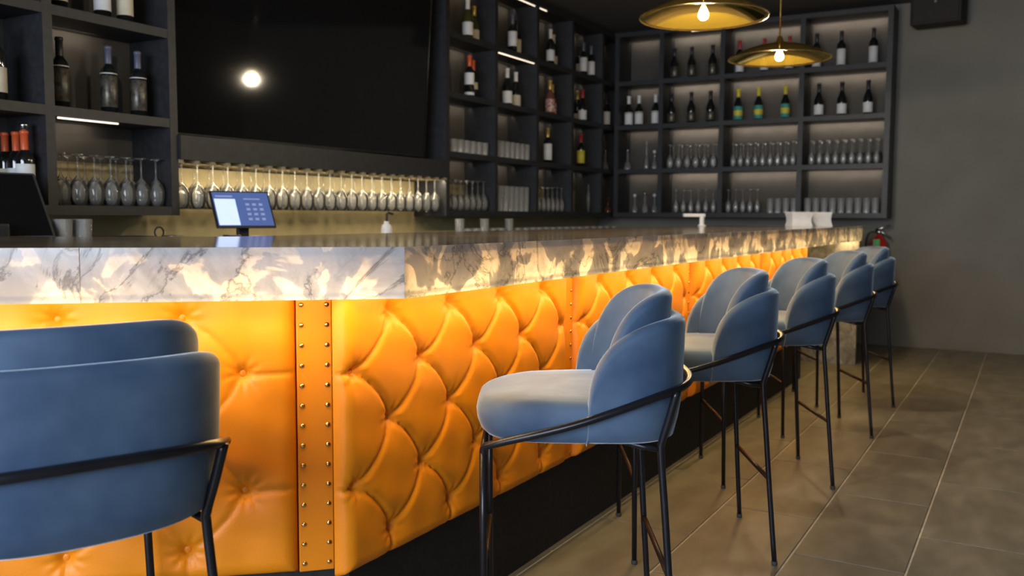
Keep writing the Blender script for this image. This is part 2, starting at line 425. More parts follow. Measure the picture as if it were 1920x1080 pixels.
# die wall with tufted leather front
BO = 0.235                                 # leather backing plane, measured in from the counter edge
LZ0, LZ1 = 0.305, 1.045
front = tag(empty('bar_counter_front', (4.0, 1.5, 0)), 'orange button-tufted leather bar front with studded strips over black plinth', 'bar front')
q0, q1 = corner(BO), corner(BO+0.35)
XK = 6.60
def wq(o, s): q = corner(BO) + d2*s + n2*(o-BO); return (q.x, q.y)
under(prism('bar_body', [wq(BO+.002, 1.55), tuple(corner(BO+.002)), (XK+.1, C0.y+BO+.002), (XK+.1, C0.y+BO+.35), tuple(corner(BO+.35)), wq(BO+.35, 1.55)], LZ0+.004, CT-0.032, 'kick_black'), front)
under(prism('plinth', [wq(BO+.025, 1.5), tuple(corner(BO+.025)), (XK, C0.y+BO+.025), (XK, C0.y+BO+.33), tuple(corner(BO+.33)), wq(BO+.33, 1.5)], 0.0, LZ0+.003, 'kick_black'), front)
ROWS = [0.918, 0.786, 0.653, 0.512, 0.378]
CA = 0.1325
def tuft_panel(name, width, cols, H=0.042, step=0.0055, flat=0.62):
    """cols: list of (x, parity) ; parity 1 -> rows 1,3 ; parity 0 -> rows 0,2,4"""
    btn = []
    for ci_, (x, par) in enumerate(cols):
        for ri in ((1, 3) if par else (0, 2, 4)): btn.append((x, ROWS[ri], ci_, ri))
    seg = []
    def bow(a, b, k):
        a = np.array(a); b = np.array(b); d = b-a; nn = np.array([d[1], -d[0]])
        mid = (a+b)/2+nn*k
        pts = [(1-t)**2*a+2*t*(1-t)*mid+t*t*b for t in np.linspace(0, 1, 6)]
        for p, q in zip(pts[:-1], pts[1:]): seg.append((p[0], p[1], q[0], q[1]))
    for i, (x, z, c, r) in enumerate(btn):
        for (x2, z2, c2, r2) in btn:
            if c2 == c+1 and r2 == r+1: bow((x, z), (x2, z2), -0.16)
            if c2 == c+1 and r2 == r-1: bow((x, z), (x2, z2), 0.16)
        if c == 0: seg.append((0, z, x, z))
        if c == len(cols)-1: seg.append((x, z, width, z))
        if r == 0: seg.append((x, z, x, LZ1))
        if r == 4: seg.append((x, z, x, LZ0))
    nx, nz = int(width/step)+1, int((LZ1-LZ0)/step)+1
    X, Z = np.meshgrid(np.linspace(0, width, nx), np.linspace(LZ0, LZ1, nz))
    D = np.full(X.shape, 9.0)
    for x0, z0, x1, z1 in seg:
        dx, dz = x1-x0, z1-z0; L2 = dx*dx+dz*dz+1e-12
        t = np.clip(((X-x0)*dx+(Z-z0)*dz)/L2, 0, 1)
        D = np.minimum(D, np.hypot(X-x0-t*dx, Z-z0-t*dz))
    B = np.full(X.shape, 9.0); ang = np.zeros(X.shape)
    for x, z, c, r in btn:
        d = np.hypot(X-x, Z-z); ang = np.where(d < B, np.arctan2(Z-z, X-x), ang); B = np.minimum(B, d)
    prof = lambda d, w: np.sqrt(1-(1-np.clip(d/w, 0, 1))**2)
    e = np.minimum(np.minimum(X, width-X), np.minimum(Z-LZ0, (LZ1-Z)+0.05))
    h = H*(0.30+0.70*prof(B, 0.085))*(flat+(1-flat)*prof(D, 0.020))*(0.10+0.90*prof(B, 0.030))
    h *= 0.12+0.88*prof(e, 0.035)
    h += 0.0016*np.sin(ang*9)*np.exp(-((B-0.026)/0.018)**2)      # gathered pleats round each button
    h += 0.0012*np.sin(X*41+Z*23)*np.sin(X*17-Z*37)
    h = np.maximum(h, 0.002)
    vs = np.stack([X.ravel(), -h.ravel(), Z.ravel()], 1)
    idx = np.arange(nx*nz).reshape(nz, nx)
    fs = np.stack([idx[:-1, :-1].ravel(), idx[:-1, 1:].ravel(), idx[1:, 1:].ravel(), idx[1:, :-1].ravel()], 1)
    # thin side skirt down to the backing board
    rim = list(idx[0, :]) + list(idx[1:, -1]) + list(idx[-1, -2::-1]) + list(idx[-2:0:-1, 0])
    nb = len(vs); rb = [(vs[i][0], 0.0, vs[i][2]) for i in rim]
    allv = [tuple(v) for v in vs]+rb
    af = [tuple(map(int, f)) for f in fs]
    m = len(rim)
    for k in range(m):
        k2 = (k+1) % m; af.append((int(rim[k2]), int(rim[k]), nb+k, nb+k2))
    return tomesh(name, allv, af, True), btn
btn_me = lathe_me('button', [(0, .007), (.005, .0066), (.009, .005), (.0115, .002), (.012, 0), (0, 0)], 14)
stud_me = lathe_me('stud', [(0, .0042), (.003, .0038), (.0055, .0022), (.0065, 0), (0, 0)], 10)
def place_panel(me, btn, loc, ang, width):
    o = obj('leather_panel', me, 'leather', None, (loc[0], loc[1], 0), ang)
    under(o, front)
    for x, z, c, r in btn:
        b = obj('button', btn_me, 'leather', o, (x, -0.009, z)); b.rotation_euler = (PI/2, 0, 0)
    return o
cols_r = [(0.042+CA*k, 1 if k % 2 == 0 else 0) for k in range(9)]
PW = 0.042*2+CA*8
pr, br = tuft_panel('leather_panel', PW, cols_r)
strip_cache = {}
def place_strip(loc, ang, w=0.085):
    if w not in strip_cache: strip_cache[w] = box_me('leather_strip', -w/2, w/2, -0.010, 0, LZ0, LZ1, 0.003)
    o = obj('leather_strip', strip_cache[w], 'leather', None, (loc[0], loc[1], 0), ang); under(o, front)
    for sx in (-1, 1):
        z = LZ0+0.02
        while z < LZ1-0.02:
            s = obj('stud', stud_me, 'brass', o, (sx*(w/2-0.012), -0.010, z)); s.rotation_euler = (PI/2, 0, 0)
            z += 0.0475
XP = 1.583; YB = C0.y+BO
PITCH_P = PW+0.145-0.012
for i in range(4):
    x0 = XP+i*(PW+0.0885)
    place_panel(pr, br, (x0, YB), 0, PW)
    place_strip((x0+PW+0.0442, YB), 0)
# wing: strip by the corner, then a wide panel
qc = corner(BO)
def wl(s): q = qc + d2*s; return (q.x, q.y)
ps = wl(0.088); place_strip((ps[0]-n2.x*.004, ps[1]-n2.y*.004), AL*0.92, 0.082)
SW0, SW1 = 0.130, 1.42
ncol = 9
cols_l = [(SW1-(0.248+0.1305*k), 1 if k % 2 == 0 else 0) for k in range(ncol)][::-1]
pl, bl = tuft_panel('leather_panel', SW1-SW0, cols_l, H=0.036, flat=0.82)
place_panel(pl, bl, wl(SW1), AL, SW1-SW0)

# ------------------------------------------------------------------ bar stools
def shell_me(name, phimax, sx, sy, ztop, zbot, thick, lean, nphi=72, exp=0.62, fill=0.0):
    """curved upholstered back: swept around the back of the seat, rounded rim"""
    secs = []
    ns = None
    for i in range(nphi+1):
        sv = -1+2*i/nphi
        ph = math.copysign(phimax*(1-(1-abs(sv))**1.8), sv)
        s, c = math.sin(ph), math.cos(ph)
        def pt(off, z):
            k = lean(z)
            ax, ay = (sx*k-off), (sy*k-off)
            x = ax*math.copysign(abs(s)**exp, s)
            yy = -ay*math.copysign(abs(c)**exp, c)
            return (x, yy, z)
        zt, zb = ztop(abs(ph)/phimax), zbot(abs(ph)/phimax)
        r = min(thick/2, max(0.004, (zt-zb)*0.45)); sec = []
        M = 7
        for k in range(M+1): sec.append(pt(0, zb+0.008+(zt-r-zb-0.008)*k/M))
        for k in range(1, 7):
            a = PI*k/7; sec.append(pt(r-r*math.cos(a), zt-r+r*math.sin(a)*1.0))
        for k in range(M+1): sec.append(pt(thick, zt-r-(zt-r-zb-0.008)*k/M))
        sec.append(pt(thick*0.75, zb)); sec.append(pt(thick*0.25, zb))
        secs.append(sec); ns = len(sec)
    vs = [p for s_ in secs for p in s_]; fs = []
    for i in range(nphi):
        for k in range(ns):
            k2 = (k+1) % ns; fs.append((i*ns+k, i*ns+k2, (i+1)*ns+k2, (i+1)*ns+k))
    # rounded end caps: pull a middle point out
    for e, rev in ((0, False), (nphi, True)):
        base = e*ns; c = Vector((0, 0, 0))
        for k in range(ns): c += Vector(vs[base+k])
        c /= ns; other = Vector((0, 0, 0)); o2 = (1 if e == 0 else nphi-1)*ns
        for k in range(ns): other += Vector(vs[o2+k])
        other /= ns
        d = (c-other).normalized()*thick*0.35
        ring = []
        for k in range(ns):
            p = Vector(vs[base+k]); ring.append(len(vs)); vs.append(tuple(c+(p-c)*0.72+d*0.8))
        mid = len(vs); vs.append(tuple(c+d))
        for k in range(ns):
            k2 = (k+1) % ns
            a, b_ = base+k, base+k2
            f1 = (a, ring[k], ring[k2], b_); f2 = (ring[k], mid, ring[k2])
            fs.append(f1 if not rev else f1[::-1]); fs.append(f2 if not rev else f2[::-1])
    me = tomesh(name, vs, fs, True)
    bm = bmesh.new(); bm.from_mesh(me); bmesh.ops.recalc_face_normals(bm, faces=bm.faces[:]); bm.to_mesh(me); bm.free()
    return me
def seat_me():
    n = 64; vs, fs = [], []
    def outline(a, k):
        s, c = math.sin(a), math.cos(a)
        e = 0.54
        x = 0.245*k*math.copysign(abs(c)**e, c)
        y = math.copysign(abs(s)**e, s)
        y = (0.260*k*y) if y > 0 else (0.215*k*y)
        x *= 1.0 - 0.05*max(0, y/0.26)
        return x, y
    prof = [(0.0, 0.606), (0.55, 0.606), (0.84, 0.608), (0.91, 0.616), (0.96, 0.635), (0.99, 0.665), (1.0, 0.695), (0.995, 0.722), (0.975, 0.745), (0.94, 0.760), (0.88, 0.769), (0.7, 0.775), (0.4, 0.778), (0.0, 0.779)]
    rings = []
    for k, z in prof:
        z = 0.606+(z-0.606)*0.66
        if k == 0: rings.append([len(vs)]); vs.append((0, 0.02, z)); continue
        rings.append(list(range(len(vs), len(vs)+n)))
        for j in range(n):
            x, y = outline(2*PI*j/n, k)
            zz = z
            if z < 0.65: zz = z  # underside
            dip = 0.006*math.cos(y*9+1)*math.sin(x*8+.5) if z > 0.70 else 0
            vs.append((x, y+0.0, zz-(0.010*max(0, (y-0.12)/0.14) if z > 0.67 else 0)+dip*0.6))
    for a, b in zip(rings[:-1], rings[1:]):
        for j in range(n):
            j2 = (j+1) % n
            if len(a) == 1: fs.append((a[0], b[j2], b[j]))
            elif len(b) == 1: fs.append((a[j], a[j2], b[0]))
            else: fs.append((a[j], a[j2], b[j2], b[j]))
    return tomesh('seat', vs, fs, True)
def petal(phimax_deg, exp, hi, lo, q):
    """rim height of a petal: steep at its front edge, then running level round the back"""
    ce = max(0, math.cos(math.radians(phimax_deg)))**exp
    def f(t):
        c = max(0, math.cos(math.radians(phimax_deg)*t))**exp
        w = max(0, min(1, (c-ce)/(1-ce)))
        return lo+(hi-lo)*(1-(1-w)**2)**q
    return f
lean_out = lambda z: 0.90+0.10*min(1, max(0, (z-0.60)/0.12))**0.6+0.02*max(0, (z-0.72)/0.2)
stool_meshes = {
    'seat': seat_me(),
    'backrest': shell_me('backrest', math.radians(89.5), 0.262, 0.262, petal(89.5, 0.66, 0.910, 0.63, 0.285), lambda t: 0.603+0.012*t, 0.042, lean_out, exp=0.66),
    'back_cushion': shell_me('back_cushion', math.radians(80), 0.224, 0.222, petal(80, 0.72, 0.970, 0.72, 0.36), lambda t: 0.690, 0.040, lambda z: 1.0+0.06*max(0, (z-0.72)/0.23), exp=0.72),
}
def stool_frame():
    m = {}
    R = 0.0095
    half = [(0.220, 0.236, 0.585), (0.224, 0.231, 0.603), (0.240, 0.195, 0.617), (0.264, 0.10, 0.645), (0.275, 0.01, 0.672), (0.272, -0.08, 0.702), (0.252, -0.165, 0.729), (0.205, -0.235, 0.744), (0.12, -0.272, 0.751)]
    full = half + [(0, -0.281, 0.753)] + [(-x, y, z) for x, y, z in half[::-1]]
    m['frame_tube'] = tube_me('frame_tube', catmull(full, 6), R, 12)
    m['fl'] = {}
    for s in (-1, 1):
        m['fl'][s] = tube_me('leg', [(s*0.220, 0.236, 0.592), (s*0.227, 0.235, 0.4), (s*0.24, 0.232, 0.012)], R, 12, 0.0085)
    m['bl'] = {}
    for s in (-1, 1):
        pts = catmull([(s*0.226, -0.222, 0.740), (s*0.214, -0.206, 0.67), (s*0.203, -0.192, 0.612), (s*0.203, -0.190, 0.585), (s*0.212, -0.20, 0.45), (s*0.224, -0.214, 0.25), (s*0.24, -0.232, 0.012)], 5)
        m['bl'][s] = tube_me('leg', pts, R, 12, 0.0085)
    m['foot_f'] = tube_me('footrest', [(-0.230, 0.234, 0.285), (0.230, 0.234, 0.285)], 0.0075, 10)
    m['foot_b'] = tube_me('footrest', [(-0.222, -0.212, 0.285), (0.222, -0.212, 0.285)], 0.0075, 10)
    m['side'] = {q: tube_me('seat_brace', [(q*0.203, -0.192, 0.594), (q*0.195, -0.150, 0.598), (q*0.185, -0.085, 0.612)], 0.008, 8) for q in (-1, 1)}
    m['brace2'] = tube_me('seat_brace', [(-0.220, 0.236, 0.594), (0.220, 0.236, 0.594)], 0.008, 8)
    m['glide'] = lathe_me('glide', [(0, 0), (.0095, 0), (.0105, .004), (.0105, .012), (.009, .014), (0, .014)], 12)
    return m
SF = stool_frame()
def stool(cx, cy, rz, label):
    t = tag(empty('bar_stool', (cx, cy, 0), rz), label, 'bar stool', 'blue velvet stools along the bar')
    for k in ('seat', 'backrest', 'back_cushion'): obj(k, stool_meshes[k], 'velvet', t)
    obj('frame_tube', SF['frame_tube'], 'black_metal', t)
    for s in (-1, 1):
        a = obj('leg', SF['fl'][s], 'black_metal', t); obj('glide', SF['glide'], 'rubber', a, (s*0.24, 0.232, 0))
        a = obj('leg', SF['bl'][s], 'black_metal', t); obj('glide', SF['glide'], 'rubber', a, (s*0.24, -0.232, 0))
    obj('footrest', SF['foot_f'], 'bronze_metal', t); obj('footrest', SF['foot_b'], 'bronze_metal', t)
    for s in (-1, 1): obj('seat_brace', SF['side'][s], 'black_metal', t)
    obj('seat_brace', SF['brace2'], 'black_metal', t)
    return t
A5 = math.radians(29.5)
stool(0.998, 1.539, math.radians(-21), 'blue velvet bar stool at the angled wing of the bar, seen from behind')
stool(2.108, 1.020, A5, 'blue velvet bar stool next to the corner of the bar, whole seat showing')
stool(3.058, 1.022, A5, 'second blue velvet bar stool along the straight bar from its corner')
stool(4.035, 1.018, A5, 'third blue velvet bar stool along the straight bar from its corner')
stool(5.065, 1.015, A5, 'fourth blue velvet bar stool along the straight bar, before the last one')
stool(5.955, 1.022, A5, 'last blue velvet bar stool, nearest the fire extinguisher and end wall')

# ------------------------------------------------------------------ shelving
BT = [1.19, 1.62, 2.05, 2.48]             # top faces of the shelf boards
BH = 0.043
def shelf_unit(name, label, axis, f0, f1, divs, ends, topz, lamp_cols, power, backm='shelf_back', name_half=False):
    """axis 'x': unit along x on the back wall (front f0, back f1); axis 'y': unit along y on the far wall"""
    lo, hi = min(ends), max(ends)
    def B(nm, a0, a1, d0, d1, z0, z1, m):
        if axis == 'x': return box(nm, a0, a1, d0, d1, z0, z1, m)
        return box(nm, d0, d1, a0, a1, z0, z1, m)
    t = tag(empty(name, ((lo+hi)/2, (f0+f1)/2, BT[0]-BH) if axis == 'x' else ((f0+f1)/2, (lo+hi)/2, BT[0]-BH)), label, 'shelving')
    under(B('back_panel', lo, hi, f1-0.015, f1-0.001, BT[0]-BH, topz, backm), t)
    for z in BT: under(B('shelf_board', lo+.0225, hi-.0225, f0, f1-.0155, z-BH, z, 'black_wood'), t)
    under(B('shelf_board', lo+.0225, hi-.0225, f0, f1-.0155, topz-BH, topz, 'black_wood'), t)
    for dv in divs:
        if dv in ends: under(B('side_panel', dv-.0225, dv+.0225, f0-.002, f1-.0155, BT[0]-BH, topz, 'black_wood'), t)
        else:
            for k, z in enumerate(BT):
                z1 = (BT[k+1]-BH) if k < 3 else topz-BH
                under(B('divider', dv-.0225, dv+.0225, f0, f1-.0155, z+.0003, z1-.0003, 'black_wood'), t)
    dv = sorted(divs)
    for i in range(len(dv)-1):
        for k in range(4):
            a, b = dv[i]+.03, dv[i+1]-.03
            z = (BT[k+1]-BH if k < 3 else topz-BH)-0.012
            p = lamp_cols(i, k)
            if p <= 0: continue
            if name_half: b = a+(b-a)*0.62
            m = (a+b)/2
            d = f1-0.085
            if axis == 'x': la = area('shelf_light', (m, d, z), (0, .85, -.5), b-a, .012, power*p*(b-a), LEDW)
            else: la = area('shelf_light', (d, m, z), (.85, 0, -.5), b-a, .012, power*p*(b-a), LEDW)
            under(la, t); la.matrix_parent_inverse = Matrix.Translation(-t.location)
    return t
TOPZ = 2.955
L_DIV = [1.12, 1.77, 2.42, 3.066]
R_DIV = [5.472, 6.155, 6.835, 7.505, 8.165, 8.685]
F_DIV = [1.14, 1.868, 2.595, 3.195, 3.655]
shL = shelf_unit('bar_shelving', 'black wall shelving above the dark till, wine glasses on its lowest shelf', 'x', 3.70, 4.0, L_DIV, (1.12, 3.066), TOPZ, lambda i, k: 0.6 if i == 2 else 0.08, 1.0, name_half=True)
shR = shelf_unit('bar_shelving', 'black wall shelving between the television and the room corner', 'x', 3.70, 4.0, R_DIV, (5.472, 8.685), TOPZ, lambda i, k: 0.40, 1.0)
shF = shelf_unit('bar_shelving', 'black lit shelving on the end wall, yellow-capped bottles in it', 'y', 8.40, 8.72, F_DIV, (1.14, 3.655), TOPZ, lambda i, k: [1.0, 1.0, 1.15, 0.5][i], 1.05)
def led_line(p0, p1, parent):
    me = tube_me('led_strip', [p0, p1], 0.0045, 6); o = obj('led_strip', me, 'led'); under(o, parent)
led_line((6.20, 3.71, 2.43), (6.78, 3.71, 2.43), shR)
led_line((6.20, 3.71, 2.905), (6.79, 3.71, 2.905), shR)
led_line((6.87, 3.71, 2.905), (7.0, 3.71, 2.905), shR)
led_line((2.46, 3.71, 1.57), (2.76, 3.71, 1.57), shL)
led_line((8.41, 2.90, 2.905), (8.41, 2.63, 2.905), shF)
BTX = BT

# ------------------------------------------------------------------ television and glass rack
tv = tag(empty('television', (4.26, 3.855, 1.56)), 'large black wall-mounted television reflecting the pendant lamps', 'television')
tv.rotation_euler = (math.radians(3.7), 0, math.radians(-3.4))
tvw, tvh = 2.10, 1.20
obj('casing', box_me('casing', -tvw/2, tvw/2, 0.0, 0.05, 0, tvh, 0.006), 'tv_bezel', tv)
obj('screen', box_me('screen', -tvw/2+.014, tvw/2-.014, -0.003, 0.0, .02, tvh-.014), 'tv_screen', tv)
bz = tube_me('bezel', [(-tvw/2+.006, -.004, .008), (tvw/2-.006, -.004, .008), (tvw/2-.006, -.004, tvh-.006), (-tvw/2+.006, -.004, tvh-.006), (-tvw/2+.006, -.004, .008)], .006, 6)
obj('bezel', bz, 'tv_bezel', tv)
obj('wall_mount', box_me('wall_mount', -.3, .3, .05, .09, .3, .7), 'tv_bezel', tv)
rk = tag(empty('glass_rack_shelf', (4.27, 3.85, 1.40)), 'dark shelf under the television with pale rails for hanging glasses', 'rack')
under(box('soffit_board', 3.09, 5.448, 3.68, 3.998, 1.425, 1.545, 'black_wood'), rk)
for i in range(24):
    x = 3.10+i*0.1015
    under(box('rail', x-.012, x+.012, 3.69, 3.985, 1.406, 1.4245, 'rail_wood'), rk)
for x in (3.7, 4.9):
    la = area('rack_light', (x, 3.72, 1.402), (0, .45, -1), 1.1, .02, 4.0, (1, .82, .52)); under(la, rk); la.matrix_parent_inverse = Matrix.Translation(-rk.location)
bs = struct(box('trim_1', 1.0, 8.7, 3.985, 3.9995, 0.93, 1.400, 'olive_tile'))
# television upper wall panel
# ------------------------------------------------------------------ glassware
def wine_prof(h=0.20, rb=0.036, rr=0.028, foot=0.033):
    """upright stem glass"""
    hs = h*0.44
    return [(0, 0.0), (foot, 0.0), (foot, 0.0015), (foot*0.5, 0.004), (0.005, 0.010), (0.0035, hs*0.5), (0.0045, hs*0.92), (0.010, hs), (rb*0.72, hs+h*0.09), (rb*0.97, hs+h*0.2), (rb, hs+h*0.27), (rb*0.95, hs+h*0.40), (rr, h), (rr-.0012, h), (rb*0.92, hs+h*0.40), (rb*0.96, hs+h*0.27), (rb*0.7, hs+h*0.1), (0, hs+h*0.02)]
def flip(p, h): return [(r, h-z) for r, z in p][::-1]
def tumbler_prof(h, r0, r1): return [(0, 0), (r0, 0), (r0+(r1-r0)*.02, .004), (r1, h), (r1-.0015, h), (r0-.0015, .012), (0, .012)]
GM = {}
GM['wine_down'] = lathe_me('wine_glass', flip(wine_prof(0.23, .040, .031, .036), .23), 16)
GM['hang'] = lathe_me('wine_glass', flip(wine_prof(0.235, .041, .031, .036), .235), 18)
GM['goblet'] = lathe_me('goblet', flip(wine_prof(0.22, .032, .027, .032), .22), 14)
GM['tumbler'] = lathe_me('tumbler', tumbler_prof(.135, .030, .034), 16)
GM['short'] = lathe_me('tumbler', tumbler_prof(.10, .034, .040), 16)
GM['tall'] = lathe_me('tumbler', tumbler_prof(.205, .030, .034), 16)
def glass(kind, x, y, z, label, cat, group):
    nm = {'wine_down': 'wine_glass', 'hang': 'wine_glass', 'goblet': 'goblet', 'tumbler': 'tumbler', 'short': 'tumbler', 'tall': 'tumbler'}[kind]
    return tag(obj(nm, GM[kind], 'tumbler_glass' if nm == 'tumbler' else 'clear_glass', None, (x, y, z), random.uniform(0, 6)), label, cat, group)
# hanging glasses, two rows deep, feet held between the brass rails
for i in range(23):
    x = 3.151+i*0.1015
    for yy in (3.755, 3.90):
        glass('hang', x, yy, 1.424-.0205-.235+.012, 'wine glass hanging upside down from the pale rails under the television, '+('front row' if yy < 3.8 else 'back row'), 'wine glass', 'hanging wine glasses under the television, '+('front row' if yy < 3.8 else 'back row'))
GR = {'wine_down': .041, 'goblet': .0335, 'tumbler': .035, 'short': .041, 'tall': .035}
def row_glasses(kind, pxs, py, plane, val, z, label, cat, group, back=0):
    """glasses standing side by side in one compartment; never closer than they are wide"""
    r = GR[kind]; divs = L_DIV+R_DIV if plane == 'y' else F_DIV
    us = [(at_y(px, py, val).x if plane == 'y' else at_x(px, py, val).y) for px in pxs]
    us = sorted(us); c = sum(us)/len(us)
    near = sorted(divs, key=lambda d: abs(d-c)); lo = max(d for d in divs if d < c)+.0235+r; hi = min(d for d in divs if d > c)-.0235-r
    pitch = max((us[-1]-us[0])/(len(us)-1), 2*r+.002); n = min(len(us), int((hi-lo)/pitch+1.001))
    st = min(max(c-pitch*(n-1)/2, lo), hi-pitch*(n-1))
    for i in range(n):
        u = st+pitch*i
        p = (u, val) if plane == 'y' else (val, u)
        glass(kind, p[0], p[1], z+.0005, label, cat, group)
        if back:
            q = (u, val+back) if plane == 'y' else (val+back, u)
            glass(kind, q[0], q[1], z+.0005, label+', back row', cat, group+', back row')
def fit(v, divs, r):
    for d in divs:
        if abs(v-d) < .0235+r: v = d+math.copysign(.0235+r, v-d)
    return v
def lin(a, b, n): return [a+(b-a)*i/(n-1) for i in range(n)]
row_glasses('wine_down', [139, 168, 195, 220, 245, 268, 290], 385, 'y', 3.76, BT[0], 'upside-down wine glass on the lowest shelf above the till', 'wine glass', 'wine glasses above the till', 0)
row_glasses('wine_down', [114, 137, 160, 183, 212, 240], 380, 'y', 3.88, BT[0], 'upside-down wine glass on the lowest shelf above the till', 'wine glass', 'wine glasses above the till', 0)
row_glasses('short', lin(852, 909, 6), 280, 'y', 3.78, BT[1], 'short tumbler on the lower middle shelf, column beside the television', 'tumbler', 'short tumblers beside the television', .10)
row_glasses('wine_down', lin(851, 915, 7), 390, 'y', 3.78, BT[0], 'upside-down wine glass on the lowest shelf, column beside the television', 'wine glass', 'wine glasses on the lowest shelf beside the television', .10)
row_glasses('tumbler', lin(938, 993, 7), 290, 'y', 3.78, BT[1], 'straight tumbler on the lower middle shelf, second column from the television', 'tumbler', 'straight tumblers, second column from the television', .10)
row_glasses('tall', lin(938, 985, 6), 390, 'y', 3.78, BT[0], 'tall highball glass on the lowest shelf, second column from the television', 'tumbler', 'tall highball glasses', .09)
row_glasses('goblet', lin(1014, 1056, 6), 390, 'y', 3.78, BT[0], 'upside-down goblet on the lowest shelf, third column from the television', 'goblet', 'goblets, third column from the television', .10)
EW = 'on the end wall shelving'
row_glasses('wine_down', lin(1256, 1337, 6), 300, 'x', 8.50, BT[1], 'upside-down wine glass, lower middle shelf under the dark bottles on the end wall', 'wine glass', 'wine glasses under the dark bottles', .1)
row_glasses('goblet', lin(1267, 1337, 6), 390, 'x', 8.50, BT[0], 'upside-down goblet, lowest shelf two shelves under the dark bottles', 'goblet', 'goblets two shelves under the dark bottles', 0)
row_glasses('goblet', lin(1374, 1486, 9), 300, 'x', 8.50, BT[1], 'upside-down goblet, shelf directly under the yellow-capped bottles', 'goblet', 'goblets under the yellow-capped bottles', .1)
row_glasses('goblet', lin(1364, 1411, 5), 390, 'x', 8.50, BT[0], 'upside-down goblet, lowest shelf two shelves under the yellow-capped bottles', 'goblet', 'goblets on the lowest shelf under yellow caps', 0)
row_glasses('tumbler', lin(1446, 1487, 4), 390, 'x', 8.50, BT[0], 'tumbler beside the goblets two shelves under the yellow-capped bottles', 'tumbler', 'tumblers beside the lowest goblets', 0)
row_glasses('goblet', lin(1518, 1645, 10), 300, 'x', 8.50, BT[1], 'upside-down goblet, lower middle shelf in the column beside the bare wall', 'goblet', 'goblets in the column by the bare wall', .1)
row_glasses('tumbler', lin(1516, 1638, 9), 390, 'x', 8.50, BT[0], 'tumbler on the lowest shelf of the column beside the bare wall', 'tumbler', 'tumblers in the column by the bare wall', 0)

# ------------------------------------------------------------------ bottles
BM = {}
def bottle_meshes(kind, h, r):
    if kind == 'bordeaux': pr_ = [(0, .004), (r*.8, 0), (r, .004), (r, h*.60), (r*.93, h*.65), (r*.62, h*.70), (r*.40, h*.745), (r*.37, h*.95), (r*.44, h*.955), (r*.44, h*.99), (r*.36, h), (0, h)]
    elif kind == 'burgundy': pr_ = [(0, .004), (r*.8, 0), (r, .004), (r, h*.47), (r*.92, h*.54), (r*.68, h*.63), (r*.46, h*.71), (r*.37, h*.78), (r*.36, h*.95), (r*.43, h*.955), (r*.43, h*.99), (r*.36, h), (0, h)]
    else: pr_ = [(0, .004), (r*.9, 0), (r, .006), (r, h*.42), (r*.8, h*.55), (r*.32, h*.66), (r*.26, h*.9), (r*.34, h*.905), (r*.34, h), (0, h)]
    return lathe_me('bottle', pr_, 20)
for k, h, r in (('bordeaux', .315, .0375), ('burgundy', .30, .041), ('slim', .29, .03), ('spirit', .24, .042)):
    BM[k] = (bottle_meshes('bordeaux' if k == 'slim' else k, h, r), h, r)
PM = {}
def part_ring(kind, a, b, grow):
    """thin sleeve around the bottle between heights a*h and b*h"""
    key = (kind, a, b)
    if key in PM: return PM[key]
    me, h, r = BM[kind]
    if a > 0.69: pr_ = [(r*.40+grow, h*a), (r*.40+grow, h*.95), (r*.46+grow, h*.955), (r*.46+grow, h*.992), (r*.40, h+.001), (0, h+.001)]
    else: pr_ = [(r+.0002, h*a), (r+grow, h*a+.0005), (r+grow, h*b-.0005), (r+.0002, h*b)]
    PM[key] = lathe_me('sleeve', pr_, 20); return PM[key]
def bottle(kind, p, label, group=None, glassm='bottle_glass', foil=None, lab=None, la=(.12, .42), lab2=None, la2=None, stopper=None):
    me, h, r = BM[kind]
    t = tag(empty('wine_bottle', p, random.uniform(-.3, .3)), label, 'bottle', group)
    obj('glass_body', me, glassm, t)
    if foil: obj('capsule', part_ring(kind, .74, 1.0, .0008), foil, t)
    if lab: obj('label', part_ring(kind, la[0], la[1], .0006), lab, t)
    if lab2: obj('label', part_ring(kind, la2[0], la2[1], .0009), lab2, t)
    if stopper:
        s = lathe_me('stopper', [(0, h), (.012, h), (.014, h+.012), (.018, h+.02), (.018, h+.03), (0, h+.034)], 14); obj('stopper', s, stopper, t)
    return t
def PY(px, py, z, y=3.83): p = at_y(px, py, y); return (fit(p.x, L_DIV+R_DIV, .043), p.y, z+.0005)
def PX(px, py, z, x=8.52): p = at_x(px, py, x); return (p.x, fit(p.y, F_DIV, .044), z+.0005)
# shelving above the till
for px, nm in ((114, 'dark wine bottle with gold ornate label against the divider above the till'), (205, 'middle wine bottle of three with ornate labels above the till'), (260, 'wine bottle with ornate label nearest the television, above the till')):
    bottle('bordeaux', PY(px, 190, BT[1], 3.80), nm, 'ornate-label bottles above the till', foil='foil_slate' if px > 120 else 'foil_black', lab='label_ornate', la=(.10, .56), lab2='label_white', la2=(.585, .60))
for px, l_, nm in ((110, 'label_cream', 'cream-labelled bottle beside the divider on the shelf above ornate bottles'), (192, 'label_white', 'white-labelled bottle on the shelf above the ornate bottles'), (234, 'label_cream', 'cream-labelled bottle nearest the television above the ornate bottles')):
    bottle('bordeaux', PY(px, 15, BT[2], 3.80), nm, None, foil='foil_black', lab=l_, la=(.13, .5))
bottle('bordeaux', PY(-4, 190, BT[1], 3.80), 'cream-labelled bottle on the shelf above the orange-capped bottles', None, foil='foil_black', lab='label_cream', la=(.12, .45))
bottle('bordeaux', PY(50, 380, BT[0], 3.76), 'orange-capped wine bottle with white label and silver stopper above the till', 'orange-capped bottles above the till', foil='foil_orange', lab='label_white', la=(.12, .55), lab2='label_red', la2=(.36, .40), stopper='silver')
bottle('bordeaux', PY(42, 372, BT[0], 3.85), 'orange-capped wine bottle in the middle of three above the till', 'orange-capped bottles above the till', foil='foil_orange', lab='label_white', la=(.12, .5))
